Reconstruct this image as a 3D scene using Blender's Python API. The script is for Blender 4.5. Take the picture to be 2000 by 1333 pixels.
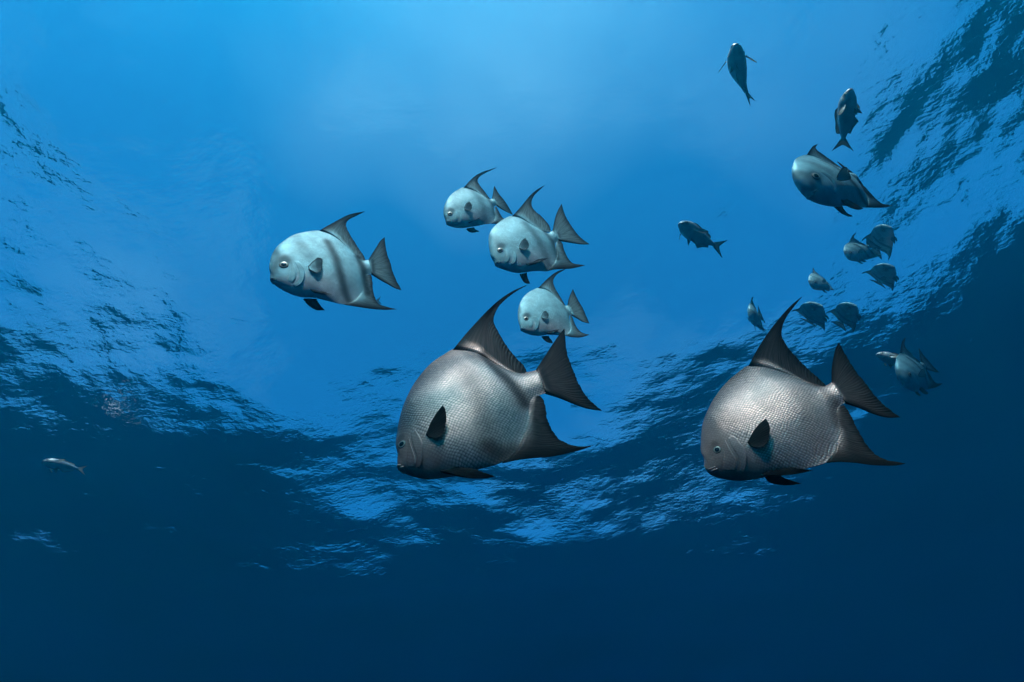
import bpy, bmesh, math, random
import numpy as np
from mathutils import Vector, Matrix
from mathutils.bvhtree import BVHTree

for _o in list(bpy.data.objects):
    bpy.data.objects.remove(_o)
SC = bpy.context.scene
COL = SC.collection
RNG = random.Random(7)

# ------------------------------------------------------------------ camera
PW, PH = 2000.0, 1333.0            # the photograph's own pixel grid
FOC = 944.0                        # focal length in those pixels (17 mm on full frame)
PITCH = math.radians(56.0)         # the diver looks steeply up at the surface
ROLL = math.radians(-7.0)
CAM_Z = -8.0                       # eight metres below the surface (z = 0)

cam_data = bpy.data.cameras.new('camera')
cam = bpy.data.objects.new('camera', cam_data)
COL.objects.link(cam)
SC.camera = cam
cam_data.sensor_width = 36.0
cam_data.lens = FOC / PW * 36.0
cam_data.clip_start = 0.05
cam_data.clip_end = 2000.0
CAM_LOC = Vector((0.0, 0.0, CAM_Z))
CAM_ROT = Matrix.Rotation(math.pi / 2 + PITCH, 3, 'X') @ Matrix.Rotation(ROLL, 3, 'Z')
cam.matrix_world = Matrix.Translation(CAM_LOC) @ CAM_ROT.to_4x4()

# ------------------------------------------------------------------ sky, sun, exposure
CLOUD_AT = (2.74, 1.84, 1.98)
SUN_EL = math.radians(48.0)
SUN_AZ = math.radians(185.0)       # clockwise from +Y: behind the diver
world = bpy.data.worlds.new('World')
SC.world = world
world.use_nodes = True
nt = world.node_tree
nt.nodes.clear()
sky = nt.nodes.new('ShaderNodeTexSky')
sky.sky_type = 'NISHITA'
sky.sun_disc = False
sky.sun_elevation = SUN_EL
sky.sun_rotation = SUN_AZ
sky.altitude = 0.0
sky.air_density = 1.0
sky.dust_density = 1.5
sky.ozone_density = 8.0
bg = nt.nodes.new('ShaderNodeBackground')
bg.inputs['Strength'].default_value = 0.084
wo = nt.nodes.new('ShaderNodeOutputWorld')
# thin fair-weather cloud, offset so its bright patch stands in for sun glow overhead
tc = nt.nodes.new('ShaderNodeTexCoord')
mp = nt.nodes.new('ShaderNodeMapping')
mp.inputs['Scale'].default_value = (1.0, 1.0, 1.0)
mp.inputs['Location'].default_value = CLOUD_AT
cn = nt.nodes.new('ShaderNodeTexNoise')
cn.inputs['Scale'].default_value = 1.2
cn.inputs['Detail'].default_value = 3.0
cn.inputs['Roughness'].default_value = 0.5
cr = nt.nodes.new('ShaderNodeValToRGB')
cr.color_ramp.elements[0].position = 0.49
cr.color_ramp.elements[0].color = (0, 0, 0, 1)
cr.color_ramp.elements[1].position = 0.92
cr.color_ramp.elements[1].color = (0.26, 0.26, 0.26, 1)
cm = nt.nodes.new('ShaderNodeMixRGB')
cm.inputs['Color2'].default_value = (6.8, 10.5, 10.2, 1)
nt.links.new(tc.outputs['Generated'], mp.inputs['Vector'])
nt.links.new(mp.outputs['Vector'], cn.inputs['Vector'])
nt.links.new(cn.outputs['Fac'], cr.inputs['Fac'])
nt.links.new(cr.outputs['Color'], cm.inputs['Fac'])
tint = nt.nodes.new('ShaderNodeVectorMath')      # a deep, clean tropical blue
tint.operation = 'MULTIPLY'
tint.inputs[1].default_value = (0.15, 0.97, 0.98)
nt.links.new(sky.outputs['Color'], tint.inputs[0])
nt.links.new(tint.outputs['Vector'], cm.inputs['Color1'])
nt.links.new(cm.outputs['Color'], bg.inputs['Color'])
nt.links.new(bg.outputs['Background'], wo.inputs['Surface'])

sun_data = bpy.data.lights.new('sun', 'SUN')
sun_data.energy = 3.6
sun_data.angle = math.radians(0.5)
sun_data.color = (1.0, 0.88, 0.74)
sun = bpy.data.objects.new('sun', sun_data)
COL.objects.link(sun)
SUN_DIR = Vector((math.sin(SUN_AZ) * math.cos(SUN_EL), math.cos(SUN_AZ) * math.cos(SUN_EL), math.sin(SUN_EL)))
sun.rotation_euler = (-SUN_DIR).to_track_quat('-Z', 'Y').to_euler()
sun.location = (0, -6, 30)

SC.view_settings.view_transform = 'Standard'
SC.view_settings.look = 'None'
SC.view_settings.exposure = 1.8
SC.view_settings.gamma = 1.0
SC.view_settings.use_curve_mapping = False
SC.render.engine = 'CYCLES'
SC.cycles.use_denoising = True
SC.cycles.max_bounces = 8
SC.cycles.diffuse_bounces = 2
SC.cycles.glossy_bounces = 3
SC.cycles.transmission_bounces = 3
SC.cycles.transparent_max_bounces = 8
SC.cycles.volume_bounces = 2
SC.cycles.sample_clamp_indirect = 4.0
SC.cycles.caustics_reflective = False


def link(o):
    COL.objects.link(o)
    return o


def tag(o, label=None, cat=None, group=None, kind=None):
    if label: o['label'] = label
    if cat: o['category'] = cat
    if group: o['group'] = group
    if kind: o['kind'] = kind
    return o


def node(nt, typ, **kw):
    n = nt.nodes.new(typ)
    for k, v in kw.items():
        if k in n.inputs.keys():
            n.inputs[k].default_value = v
        else:
            setattr(n, k, v)
    return n


# ------------------------------------------------------------------ water surface
def water_material():
    m = bpy.data.materials.new('sea_surface')
    m.use_nodes = True
    nt = m.node_tree
    nt.nodes.clear()
    L = nt.links.new
    out = nt.nodes.new('ShaderNodeOutputMaterial')
    tc = nt.nodes.new('ShaderNodeTexCoord')
    mp = node(nt, 'ShaderNodeMapping')
    mp.inputs['Scale'].default_value = (1.0, 1.7, 1.0)
    mp.inputs['Rotation'].default_value = (0, 0, 0.35)
    L(tc.outputs['Object'], mp.inputs['Vector'])
    n1 = node(nt, 'ShaderNodeTexNoise', Scale=2.1, Detail=4.0, Roughness=0.55)
    n2 = node(nt, 'ShaderNodeTexNoise', Scale=7.0, Detail=2.0, Roughness=0.5)
    n3 = node(nt, 'ShaderNodeTexNoise', Scale=0.28, Detail=2.0)   # gusts: where the small ripples are strong
    for n in (n1, n2):
        L(mp.outputs['Vector'], n.inputs['Vector'])
    L(tc.outputs['Object'], n3.inputs['Vector'])
    gust = node(nt, 'ShaderNodeMapRange')
    gust.inputs['From Min'].default_value = 0.35
    gust.inputs['From Max'].default_value = 0.7
    gust.inputs['To Min'].default_value = 0.35
    gust.inputs['To Max'].default_value = 1.0
    L(n3.outputs['Fac'], gust.inputs['Value'])
    b1 = node(nt, 'ShaderNodeBump', Strength=0.5, Distance=0.043)
    b2 = node(nt, 'ShaderNodeBump', Strength=0.5, Distance=0.015)
    L(gust.outputs['Result'], b1.inputs['Strength'])
    L(gust.outputs['Result'], b2.inputs['Strength'])
    L(n1.outputs['Fac'], b1.inputs['Height'])
    L(n2.outputs['Fac'], b2.inputs['Height'])
    L(b1.outputs['Normal'], b2.inputs['Normal'])
    fr = node(nt, 'ShaderNodeFresnel', IOR=1.333)
    L(b2.outputs['Normal'], fr.inputs['Normal'])
    gl = node(nt, 'ShaderNodeBsdfGlossy', Roughness=0.16)
    gl.inputs['Color'].default_value = (1, 1, 1, 1)
    L(b2.outputs['Normal'], gl.inputs['Normal'])
    tr = nt.nodes.new('ShaderNodeBsdfTransparent')
    rf = node(nt, 'ShaderNodeBsdfRefraction', IOR=1.333, Roughness=0.0)
    L(b2.outputs['Normal'], rf.inputs['Normal'])
    mt = node(nt, 'ShaderNodeMixShader', Fac=0.4)
    L(tr.outputs[0], mt.inputs[1])
    L(rf.outputs[0], mt.inputs[2])
    mx = nt.nodes.new('ShaderNodeMixShader')
    L(fr.outputs[0], mx.inputs[0])
    L(mt.outputs[0], mx.inputs[1])
    L(gl.outputs[0], mx.inputs[2])
    L(mx.outputs[0], out.inputs['Surface'])
    return m


def build_surface():
    rng = np.random.default_rng(11)
    n = 860
    u = np.linspace(-1, 1, n)
    ax = 18.0 * (u + 2.9 * np.abs(u) ** 4 * u) # dense over the diver, coarse far out
    X, Y = np.meshgrid(ax, ax + 7.0)
    Z = np.zeros_like(X)
    ncomp = 70
    lam = np.exp(np.linspace(math.log(0.35), math.log(9.0), ncomp))
    th0 = math.radians(70)
    slope = 0.019
    for l in lam:
        th = th0 + rng.normal(0, 0.95)
        k = 2 * math.pi / l
        a = slope * (l / 1.6) ** 0.28 * rng.uniform(0.5, 1.3) / k
        ph = rng.uniform(0, 2 * math.pi)
        arg = k * (X * math.cos(th) + Y * math.sin(th)) + ph
        Z += a * np.sin(arg)
    V = np.stack([X, Y, Z], -1).reshape(-1, 3)
    i = np.arange(n * n).reshape(n, n)
    Q = np.stack([i[:-1, :-1], i[:-1, 1:], i[1:, 1:], i[1:, :-1]], -1).reshape(-1, 4)
    me = bpy.data.meshes.new('water_surface')
    me.vertices.add(len(V)); me.vertices.foreach_set('co', V.astype(np.float32).ravel())
    me.loops.add(Q.size); me.loops.foreach_set('vertex_index', Q.astype(np.int32).ravel())
    me.polygons.add(len(Q))
    me.polygons.foreach_set('loop_start', np.arange(0, Q.size, 4, dtype=np.int32))
    me.polygons.foreach_set('use_smooth', np.ones(len(Q), dtype=bool))
    me.update(calc_edges=True)
    me.materials.append(water_material())
    o = link(bpy.data.objects.new('water_surface', me))
    tag(o, 'rippled sea surface seen from below with a bright round window of sky', kind='structure')
    return o


# ------------------------------------------------------------------ the sea itself: the blue medium everything fades into
def build_haze():
    bm = bmesh.new()
    bmesh.ops.create_cube(bm, size=1.0)
    x0, y0, z0, x1, y1, z1 = -80, -73, -45, 80, 87, 0.9
    for v in bm.verts:
        v.co = (x0 if v.co.x < 0 else x1, y0 if v.co.y < 0 else y1, z0 if v.co.z < 0 else z1)
    me = bpy.data.meshes.new('haze')
    bm.to_mesh(me); bm.free()
    m = bpy.data.materials.new('sea_water')
    m.use_nodes = True
    nt = m.node_tree
    nt.nodes.clear()
    out = nt.nodes.new('ShaderNodeOutputMaterial')
    pv = nt.nodes.new('ShaderNodeVolumePrincipled')
    # extinction and scattering per metre for each colour band
    st = np.array(SIG_T); ss = np.array(SIG_S)
    D = float(st.max())
    c = ss / D
    ab = np.clip(1 - (st - ss) / D / (1 - c), 0, 1) ** 2
    pv.inputs['Density'].default_value = D
    pv.inputs['Color'].default_value = (*c, 1)
    pv.inputs['Absorption Color'].default_value = (*ab, 1)
    pv.inputs['Anisotropy'].default_value = ANISO
    nt.links.new(pv.outputs['Volume'], out.inputs['Volume'])
    me.materials.append(m)
    o = link(bpy.data.objects.new('haze', me))
    tag(o, 'clear blue sea water that far things fade into', kind='stuff')
    return o


SIG_T = (0.108, 0.075, 0.053)
SIG_S = (0.0003, 0.021, 0.0265)
ANISO = 0.78
build_surface()
build_haze()

# ------------------------------------------------------------------ placing things along the diver's sight lines
CR = CAM_ROT @ Vector((1, 0, 0))
CU = CAM_ROT @ Vector((0, 1, 0))
CB = CAM_ROT @ Vector((0, 0, 1))


def ray(px):
    """world direction through a pixel of the photograph, one metre deep along the lens axis"""
    return CR * ((px[0] - PW / 2) / FOC) + CU * ((PH / 2 - px[1]) / FOC) - CB


def ray_frame(px):
    v = ray(px).normalized()
    r = (CR - v * CR.dot(v)).normalized()
    u = r.cross(v).normalized()
    return r, u, -v


# ------------------------------------------------------------------ curves
def spline(pts, n):
    """n points evenly spaced by length along a smooth curve through pts (2-D or 3-D)"""
    P = np.array([tuple(p) for p in pts], dtype=float)
    if len(P) == 1:
        return np.repeat(P, n, 0)
    if len(P) == 2:
        t = np.linspace(0, 1, n)[:, None]
        return P[0] * (1 - t) + P[1] * t
    d = np.sqrt(np.maximum(1e-9, np.linalg.norm(np.diff(P, axis=0), axis=1)))   # centripetal
    k = np.concatenate([[0], np.cumsum(d)])
    m = np.zeros_like(P)
    m[1:-1] = ((P[1:-1] - P[:-2]) / d[:-1, None] * d[1:, None] + (P[2:] - P[1:-1]) / d[1:, None] * d[:-1, None]) / (d[1:] + d[:-1])[:, None]
    m[0] = (P[1] - P[0]) / d[0]
    m[-1] = (P[-1] - P[-2]) / d[-1]
    s = np.linspace(0, k[-1], 30 * len(P))
    i = np.clip(np.searchsorted(k, s, side='right') - 1, 0, len(P) - 2)
    h = d[i][:, None]
    t = ((s - k[i])[:, None]) / h
    C = ((2 * t**3 - 3 * t**2 + 1) * P[i] + (t**3 - 2 * t**2 + t) * h * m[i]
         + (-2 * t**3 + 3 * t**2) * P[i + 1] + (t**3 - t**2) * h * m[i + 1])
    a = np.concatenate([[0], np.cumsum(np.linalg.norm(np.diff(C, axis=0), axis=1))])
    q = np.linspace(0, a[-1], n)
    return np.stack([np.interp(q, a, C[:, c]) for c in range(P.shape[1])], -1)


def seg_dist(X, Y, line):
    """distance of points to a polyline"""
    best = np.full(X.shape, 1e9)
    for (ax, ay), (bx, by) in zip(line[:-1], line[1:]):
        dx, dy = bx - ax, by - ay
        t = np.clip(((X - ax) * dx + (Y - ay) * dy) / max(1e-12, dx * dx + dy * dy), 0, 1)
        best = np.minimum(best, np.hypot(X - ax - t * dx, Y - ay - t * dy))
    return best


def mesh_obj(name, V, F, mat, parent, uv=None, pig=None, mats=None, fmat=None, closed=False, ray=None, root=None):
    me = bpy.data.meshes.new(name)
    me.from_pydata([tuple(v) for v in V], [], F)
    if uv is not None:
        l = me.uv_layers.new(name='UVMap')
        vi = np.zeros(len(me.loops), dtype=np.int32)
        me.loops.foreach_get('vertex_index', vi)
        l.data.foreach_set('uv', np.asarray(uv, dtype=np.float32)[vi].ravel())
    if ray is not None:
        l = me.uv_layers.new(name='RayMap')
        vi = np.zeros(len(me.loops), dtype=np.int32)
        me.loops.foreach_get('vertex_index', vi)
        l.data.foreach_set('uv', np.asarray(ray, dtype=np.float32)[vi].ravel())
    if root is not None:
        a = me.attributes.new('root', 'FLOAT', 'POINT')
        a.data.foreach_set('value', np.asarray(root, dtype=np.float32).ravel())
    if pig is not None:
        a = me.attributes.new('pigment', 'FLOAT_COLOR', 'POINT')
        a.data.foreach_set('color', np.asarray(pig, dtype=np.float32).ravel())
    for m in (mats or [mat]):
        me.materials.append(m)
    if closed:
        bm = bmesh.new(); bm.from_mesh(me)
        bmesh.ops.recalc_face_normals(bm, faces=bm.faces)
        bm.to_mesh(me); bm.free()
    if fmat is not None:
        me.polygons.foreach_set('material_index', np.asarray(fmat, dtype=np.int32))
    me.polygons.foreach_set('use_smooth', np.ones(len(me.polygons), dtype=bool))
    me.update()
    o = link(bpy.data.objects.new(name, me))
    if parent is not None:
        o.parent = parent
    return o


# ------------------------------------------------------------------ materials
def skin_nodes(nt, silver, dark, gap=0.45, scale_n=74.0, bump=0.5, metallic=0.45, rough=0.40, mott=0.25, belly=(.75, .66, .60)):
    """scaly fish skin; returns its shader socket. pigment: R dark marks, G belly, own paleness plus painted light, B how scaly"""
    L = nt.links.new
    bs = node(nt, 'ShaderNodeBsdfPrincipled', Metallic=metallic, Roughness=rough)
    at = node(nt, 'ShaderNodeAttribute', attribute_name='pigment')
    sp = nt.nodes.new('ShaderNodeSeparateColor')
    L(at.outputs['Color'], sp.inputs['Color'])
    uv = node(nt, 'ShaderNodeUVMap', uv_map='UVMap')
    wob = node(nt, 'ShaderNodeTexNoise', Scale=7.0, Detail=1.0)
    L(uv.outputs['UV'], wob.inputs['Vector'])
    wm = node(nt, 'ShaderNodeVectorMath', operation='MULTIPLY_ADD')
    wm.inputs[1].default_value = (0.05, 0.05, 0.0)
    L(wob.outputs['Color'], wm.inputs[0])
    L(uv.outputs['UV'], wm.inputs[2])
    mp = node(nt, 'ShaderNodeMapping')
    mp.inputs['Rotation'].default_value = (0, 0, math.radians(30))
    L(wm.outputs['Vector'], mp.inputs['Vector'])
    vo = node(nt, 'ShaderNodeTexVoronoi', voronoi_dimensions='2D', feature='F1', Scale=scale_n, Randomness=0.13)
    L(mp.outputs['Vector'], vo.inputs['Vector'])
    cell = node(nt, 'ShaderNodeMapRange', interpolation_type='SMOOTHSTEP')
    cell.inputs['From Min'].default_value = 0.22
    cell.inputs['From Max'].default_value = 0.62
    cell.inputs['To Min'].default_value = 1.0
    cell.inputs['To Max'].default_value = gap
    L(vo.outputs['Distance'], cell.inputs['Value'])
    sepc = nt.nodes.new('ShaderNodeSeparateColor')      # each scale has its own shade
    L(vo.outputs['Color'], sepc.inputs['Color'])
    own = node(nt, 'ShaderNodeMapRange')
    own.inputs['To Min'].default_value = 0.82
    own.inputs['To Max'].default_value = 1.16
    L(sepc.outputs['Red'], own.inputs['Value'])
    mul = node(nt, 'ShaderNodeMath', operation='MULTIPLY')
    L(cell.outputs['Result'], mul.inputs[0])
    L(own.outputs['Result'], mul.inputs[1])
    lerp = node(nt, 'ShaderNodeMix', data_type='FLOAT')
    lerp.inputs[2].default_value = 0.85
    pn = node(nt, 'ShaderNodeTexNoise', Scale=3.2, Detail=3.0)
    L(uv.outputs['UV'], pn.inputs['Vector'])
    pr = node(nt, 'ShaderNodeMapRange')
    pr.inputs['From Min'].default_value = 0.32
    pr.inputs['From Max'].default_value = 0.62
    pr.inputs['To Min'].default_value = 0.4
    L(pn.outputs['Fac'], pr.inputs['Value'])
    pm = node(nt, 'ShaderNodeMath', operation='MULTIPLY')
    L(pr.outputs['Result'], pm.inputs[0])
    L(sp.outputs['Blue'], pm.inputs[1])
    L(pm.outputs[0], lerp.inputs[0])
    L(mul.outputs[0], lerp.inputs[3])
    no = node(nt, 'ShaderNodeTexNoise', Scale=6.0, Detail=5.0, Roughness=0.6)
    L(uv.outputs['UV'], no.inputs['Vector'])
    mo = node(nt, 'ShaderNodeMapRange')
    mo.inputs['From Min'].default_value = 0.3
    mo.inputs['From Max'].default_value = 0.7
    mo.inputs['To Min'].default_value = 1.0 - mott
    mo.inputs['To Max'].default_value = 1.0 + mott
    L(no.outputs['Fac'], mo.inputs['Value'])
    mul2 = node(nt, 'ShaderNodeMath', operation='MULTIPLY')
    L(lerp.outputs[0], mul2.inputs[0])
    L(mo.outputs['Result'], mul2.inputs[1])
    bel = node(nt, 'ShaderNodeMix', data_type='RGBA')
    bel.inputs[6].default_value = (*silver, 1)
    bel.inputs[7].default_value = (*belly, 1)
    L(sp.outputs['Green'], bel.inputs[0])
    mixc = node(nt, 'ShaderNodeMix', data_type='RGBA')
    mixc.inputs[7].default_value = (*dark, 1)
    L(bel.outputs[2], mixc.inputs[6])
    L(sp.outputs['Red'], mixc.inputs[0])
    vm = node(nt, 'ShaderNodeVectorMath', operation='SCALE')
    L(mixc.outputs[2], vm.inputs[0])
    L(mul2.outputs[0], vm.inputs['Scale'])
    L(vm.outputs['Vector'], bs.inputs['Base Color'])
    met = node(nt, 'ShaderNodeMapRange')
    met.inputs['To Min'].default_value = metallic
    met.inputs['To Max'].default_value = metallic * 0.15
    L(sp.outputs['Red'], met.inputs['Value'])
    L(met.outputs['Result'], bs.inputs['Metallic'])
    spl = node(nt, 'ShaderNodeMapRange')
    spl.inputs['To Min'].default_value = 0.3
    spl.inputs['To Max'].default_value = 0.04
    L(sp.outputs['Red'], spl.inputs['Value'])
    L(spl.outputs['Result'], bs.inputs['Specular IOR Level'])
    inv = node(nt, 'ShaderNodeMath', operation='MULTIPLY_ADD')   # domed scales
    inv.inputs[1].default_value = -1.0
    inv.inputs[2].default_value = 1.0
    L(vo.outputs['Distance'], inv.inputs[0])
    hs = node(nt, 'ShaderNodeMath', operation='MULTIPLY')
    L(inv.outputs[0], hs.inputs[0])
    L(sp.outputs['Blue'], hs.inputs[1])
    bp = node(nt, 'ShaderNodeBump', Strength=bump, Distance=0.0016)
    L(hs.outputs[0], bp.inputs['Height'])
    fn = node(nt, 'ShaderNodeTexNoise', Scale=50.0, Detail=3.0)
    L(uv.outputs['UV'], fn.inputs['Vector'])
    bp2 = node(nt, 'ShaderNodeBump', Strength=0.25, Distance=0.0014)
    L(fn.outputs['Fac'], bp2.inputs['Height'])
    L(bp.outputs['Normal'], bp2.inputs['Normal'])
    L(bp2.outputs['Normal'], bs.inputs['Normal'])
    return bs.outputs[0]


def skin_material(name, silver, dark, **kw):
    m = bpy.data.materials.new(name)
    m.use_nodes = True
    nt = m.node_tree
    nt.nodes.clear()
    out = nt.nodes.new('ShaderNodeOutputMaterial')
    nt.links.new(skin_nodes(nt, silver, dark, **kw), out.inputs['Surface'])
    return m


def fin_material(name, pale, dark, trans, silver, sdark, **kw):
    """fin membrane with rays; its root carries on the body's scaly skin (attribute 'root')"""
    m = bpy.data.materials.new(name)
    m.use_nodes = True
    nt = m.node_tree
    nt.nodes.clear()
    L = nt.links.new
    out = nt.nodes.new('ShaderNodeOutputMaterial')
    bs = node(nt, 'ShaderNodeBsdfPrincipled', Roughness=0.6)
    bs.inputs['Specular IOR Level'].default_value = 0.08
    tl = nt.nodes.new('ShaderNodeBsdfTranslucent')
    at = node(nt, 'ShaderNodeAttribute', attribute_name='pigment')
    sp = nt.nodes.new('ShaderNodeSeparateColor')
    L(at.outputs['Color'], sp.inputs['Color'])
    uv = node(nt, 'ShaderNodeUVMap', uv_map='RayMap')
    mp = node(nt, 'ShaderNodeMapping')                  # fin rays: streaks from root to edge
    mp.inputs['Scale'].default_value = (46.0, 1.6, 1.0)
    L(uv.outputs['UV'], mp.inputs['Vector'])
    ns = node(nt, 'ShaderNodeTexNoise', Scale=1.0, Detail=3.0, Roughness=0.6)
    L(mp.outputs['Vector'], ns.inputs['Vector'])
    mr = node(nt, 'ShaderNodeMapRange')
    mr.inputs['From Min'].default_value = 0.3
    mr.inputs['From Max'].default_value = 0.7
    mr.inputs['To Min'].default_value = 0.45
    mr.inputs['To Max'].default_value = 1.45
    L(ns.outputs['Fac'], mr.inputs['Value'])
    mixc = node(nt, 'ShaderNodeMix', data_type='RGBA')
    mixc.inputs[6].default_value = (*pale, 1)
    mixc.inputs[7].default_value = (*dark, 1)
    L(sp.outputs['Red'], mixc.inputs[0])
    vm = node(nt, 'ShaderNodeVectorMath', operation='SCALE')
    L(mixc.outputs[2], vm.inputs[0])
    L(mr.outputs['Result'], vm.inputs['Scale'])
    L(vm.outputs['Vector'], bs.inputs['Base Color'])
    L(vm.outputs['Vector'], tl.inputs['Color'])
    bp = node(nt, 'ShaderNodeBump', Strength=0.5, Distance=0.002)
    L(ns.outputs['Fac'], bp.inputs['Height'])
    L(bp.outputs['Normal'], bs.inputs['Normal'])
    mx = node(nt, 'ShaderNodeMixShader', Fac=trans)
    L(bs.outputs[0], mx.inputs[1])
    L(tl.outputs[0], mx.inputs[2])
    rt = node(nt, 'ShaderNodeAttribute', attribute_name='root')
    rr = node(nt, 'ShaderNodeMapRange', interpolation_type='SMOOTHSTEP')
    L(rt.outputs['Fac'], rr.inputs['Value'])
    m2 = nt.nodes.new('ShaderNodeMixShader')
    L(rr.outputs['Result'], m2.inputs[0])
    L(mx.outputs[0], m2.inputs[1])
    L(skin_nodes(nt, silver, sdark, **kw), m2.inputs[2])
    L(m2.outputs[0], out.inputs['Surface'])
    return m


def plain_material(name, col, rough=0.4, metallic=0.0):
    m = bpy.data.materials.new(name)
    m.use_nodes = True
    nt = m.node_tree
    bs = nt.nodes['Principled BSDF']
    ns = node(nt, 'ShaderNodeTexNoise', Scale=400.0, Detail=2.0)
    tc = nt.nodes.new('ShaderNodeTexCoord')
    nt.links.new(tc.outputs['Object'], ns.inputs['Vector'])
    mr = node(nt, 'ShaderNodeMapRange')
    mr.inputs['To Min'].default_value = 0.75
    mr.inputs['To Max'].default_value = 1.25
    nt.links.new(ns.outputs['Fac'], mr.inputs['Value'])
    vm = node(nt, 'ShaderNodeVectorMath', operation='SCALE')
    vm.inputs[0].default_value = col
    nt.links.new(mr.outputs['Result'], vm.inputs['Scale'])
    nt.links.new(vm.outputs['Vector'], bs.inputs['Base Color'])
    bs.inputs['Roughness'].default_value = rough
    bs.inputs['Metallic'].default_value = metallic
    return m


# ------------------------------------------------------------------ one fish
class Fish:
    """builds a fish in its own axes: x to the snout, y to its left, z to its back"""

    def __init__(self, name, spec, flat, cast_pt, mats, thick=0.105, nu=90, nv=40, scaly=True, rays=20, margin=(0.10, 0.10)):
        self.spec, self.flat, self.mats = spec, flat, mats
        self.root = link(bpy.data.objects.new(name, None))
        self.root.empty_display_size = 0.1
        T = np.array([flat(p) for p in spec['top']])
        B = np.array([flat(p) for p in spec['bottom']])
        self.snout = T[0]
        self.L = L = float(np.linalg.norm(T[0] - 0.5 * (T[-1] + B[-1])))
        self.thick = thick * L
        self.root_w = spec.get('root_w', .28)
        self.scale_rear = 1.0 if scaly else 0.15
        self.rays, self.margin, self.scaly = rays, margin, scaly
        self.body(T, B, nu, nv)
        self.cast_pt = cast_pt
        self.features()
        self.fins()

    # -- skin pigment from the bars the photograph shows
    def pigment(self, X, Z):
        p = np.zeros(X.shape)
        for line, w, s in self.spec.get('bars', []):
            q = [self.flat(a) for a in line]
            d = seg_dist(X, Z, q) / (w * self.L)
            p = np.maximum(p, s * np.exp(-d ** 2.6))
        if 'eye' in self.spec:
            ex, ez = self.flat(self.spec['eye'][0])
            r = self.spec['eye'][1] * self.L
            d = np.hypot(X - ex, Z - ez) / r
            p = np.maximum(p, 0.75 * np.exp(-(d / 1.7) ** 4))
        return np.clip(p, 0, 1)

    def body(self, T, B, nu, nv):
        L = self.L
        n = nu
        # denser towards the snout
        t = np.linspace(0, 1, n) ** 1.25
        def rs(P):
            C = spline(P, 400)
            q = t * 399
            i = np.clip(q.astype(int), 0, 398); f = (q - i)[:, None]
            return C[i] * (1 - f) + C[i + 1] * f
        Tc, Bc = rs(T), rs(B)
        kx = [0, .02, .05, .1, .18, .28, .4, .52, .64, .76, .87, 1.0]
        ky = [0.08, .24, .36, .52, .76, .94, 1.0, .95, .78, .52, .32, .20]
        w = np.interp(t, kx, ky)
        w = np.convolve(np.pad(w, 4, mode='edge'), np.ones(9) / 9, mode='valid') * self.thick
        w[0] = self.thick * 0.10
        th = np.linspace(0, math.pi, nv + 1)
        v = (1 - np.cos(th)) / 2
        core_ = 1 - np.abs(2 * v - 1) ** 2.5
        V, uv = [], []
        ring = 2 * nv
        for i in range(n):
            for j in range(ring):
                k = j if j <= nv else ring - j
                side = 1 if j <= nv else -1
                p = Tc[i] * (1 - v[k]) + Bc[i] * v[k]
                if v[k] < 0.5:
                    ex = 0.62 + 1.1 * min(1, max(0, (t[i] - 0.30) / 0.25))
                else:
                    ex = 0.80 + 0.9 * min(1, max(0, (t[i] - 0.42) / 0.22))
                y = side * (w[i] * core_[k] ** ex + 0.0022 * L * (core_[k] > 1e-6))
                V.append((p[0], y, p[1]))
        V = np.array(V)
        X, Z = V[:, 0], V[:, 2]
        uv = np.stack([X / L, Z / L + (V[:, 1] < -1e-9) * 3.3], -1)
        F = []
        for i in range(n - 1):
            for j in range(ring):
                a, b = i * ring + j, i * ring + (j + 1) % ring
                F.append((a, b, b + ring, a + ring))
        F.append(tuple(reversed(range(ring))))
        F.append(tuple(range((n - 1) * ring, n * ring)))
        pig = np.zeros((len(V), 4)); pig[:, 3] = 1
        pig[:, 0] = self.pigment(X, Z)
        vv = np.array([v[j if j <= nv else ring - j] for i in range(n) for j in range(ring)])
        uu = np.repeat(t, ring)
        pig[:, 1] = np.clip((vv - 0.60) / 0.3, 0, 1) * np.clip((0.75 - uu) / 0.3, 0, 1) * self.spec.get('belly', 0.8)  # belly colouring; on pale fish it also stands in for light from below
        dk = self.spec.get('dusk', 0.0)
        pig[:, 0] = np.maximum(pig[:, 0], dk * np.clip(1 - vv / 0.30, 0, 1) ** 0.8)
        # scales start behind the head
        if 'gill_outer' in self.spec:
            g = [self.flat(a) for a in self.spec['gill_outer']]
            gx = min(q[0] for q in g)
            mid = sum(q[1] for q in g) / len(g)
            ahead = (X - gx) / L + 0.12 * (mid - Z) / L
            pig[:, 2] = np.clip(1.0 - np.clip(ahead / 0.10 + 0.2, 0, 1) * 0.85, 0, 1) if self.scaly else 0.3
        else:
            pig[:, 2] = 0.6
        if not self.scaly:
            pig[:, 2] *= 0.5
        self.bodyV, self.bodyF = V, F
        self.bvh = BVHTree.FromPolygons([Vector(p) for p in V], F)
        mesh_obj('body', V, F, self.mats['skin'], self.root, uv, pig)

    def on(self, p):
        """point on the left flank for a spec point, and its normal"""
        o, d = self.cast_pt(p)
        hit, nrm, _, _ = self.bvh.ray_cast(o, d)
        if hit is None:
            x, z = self.flat(p)
            hit, nrm, _, _ = self.bvh.find_nearest(Vector((x, self.thick * 0.3, z)))
        if nrm.dot(d) > 0: nrm = -nrm
        return hit, nrm

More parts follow.
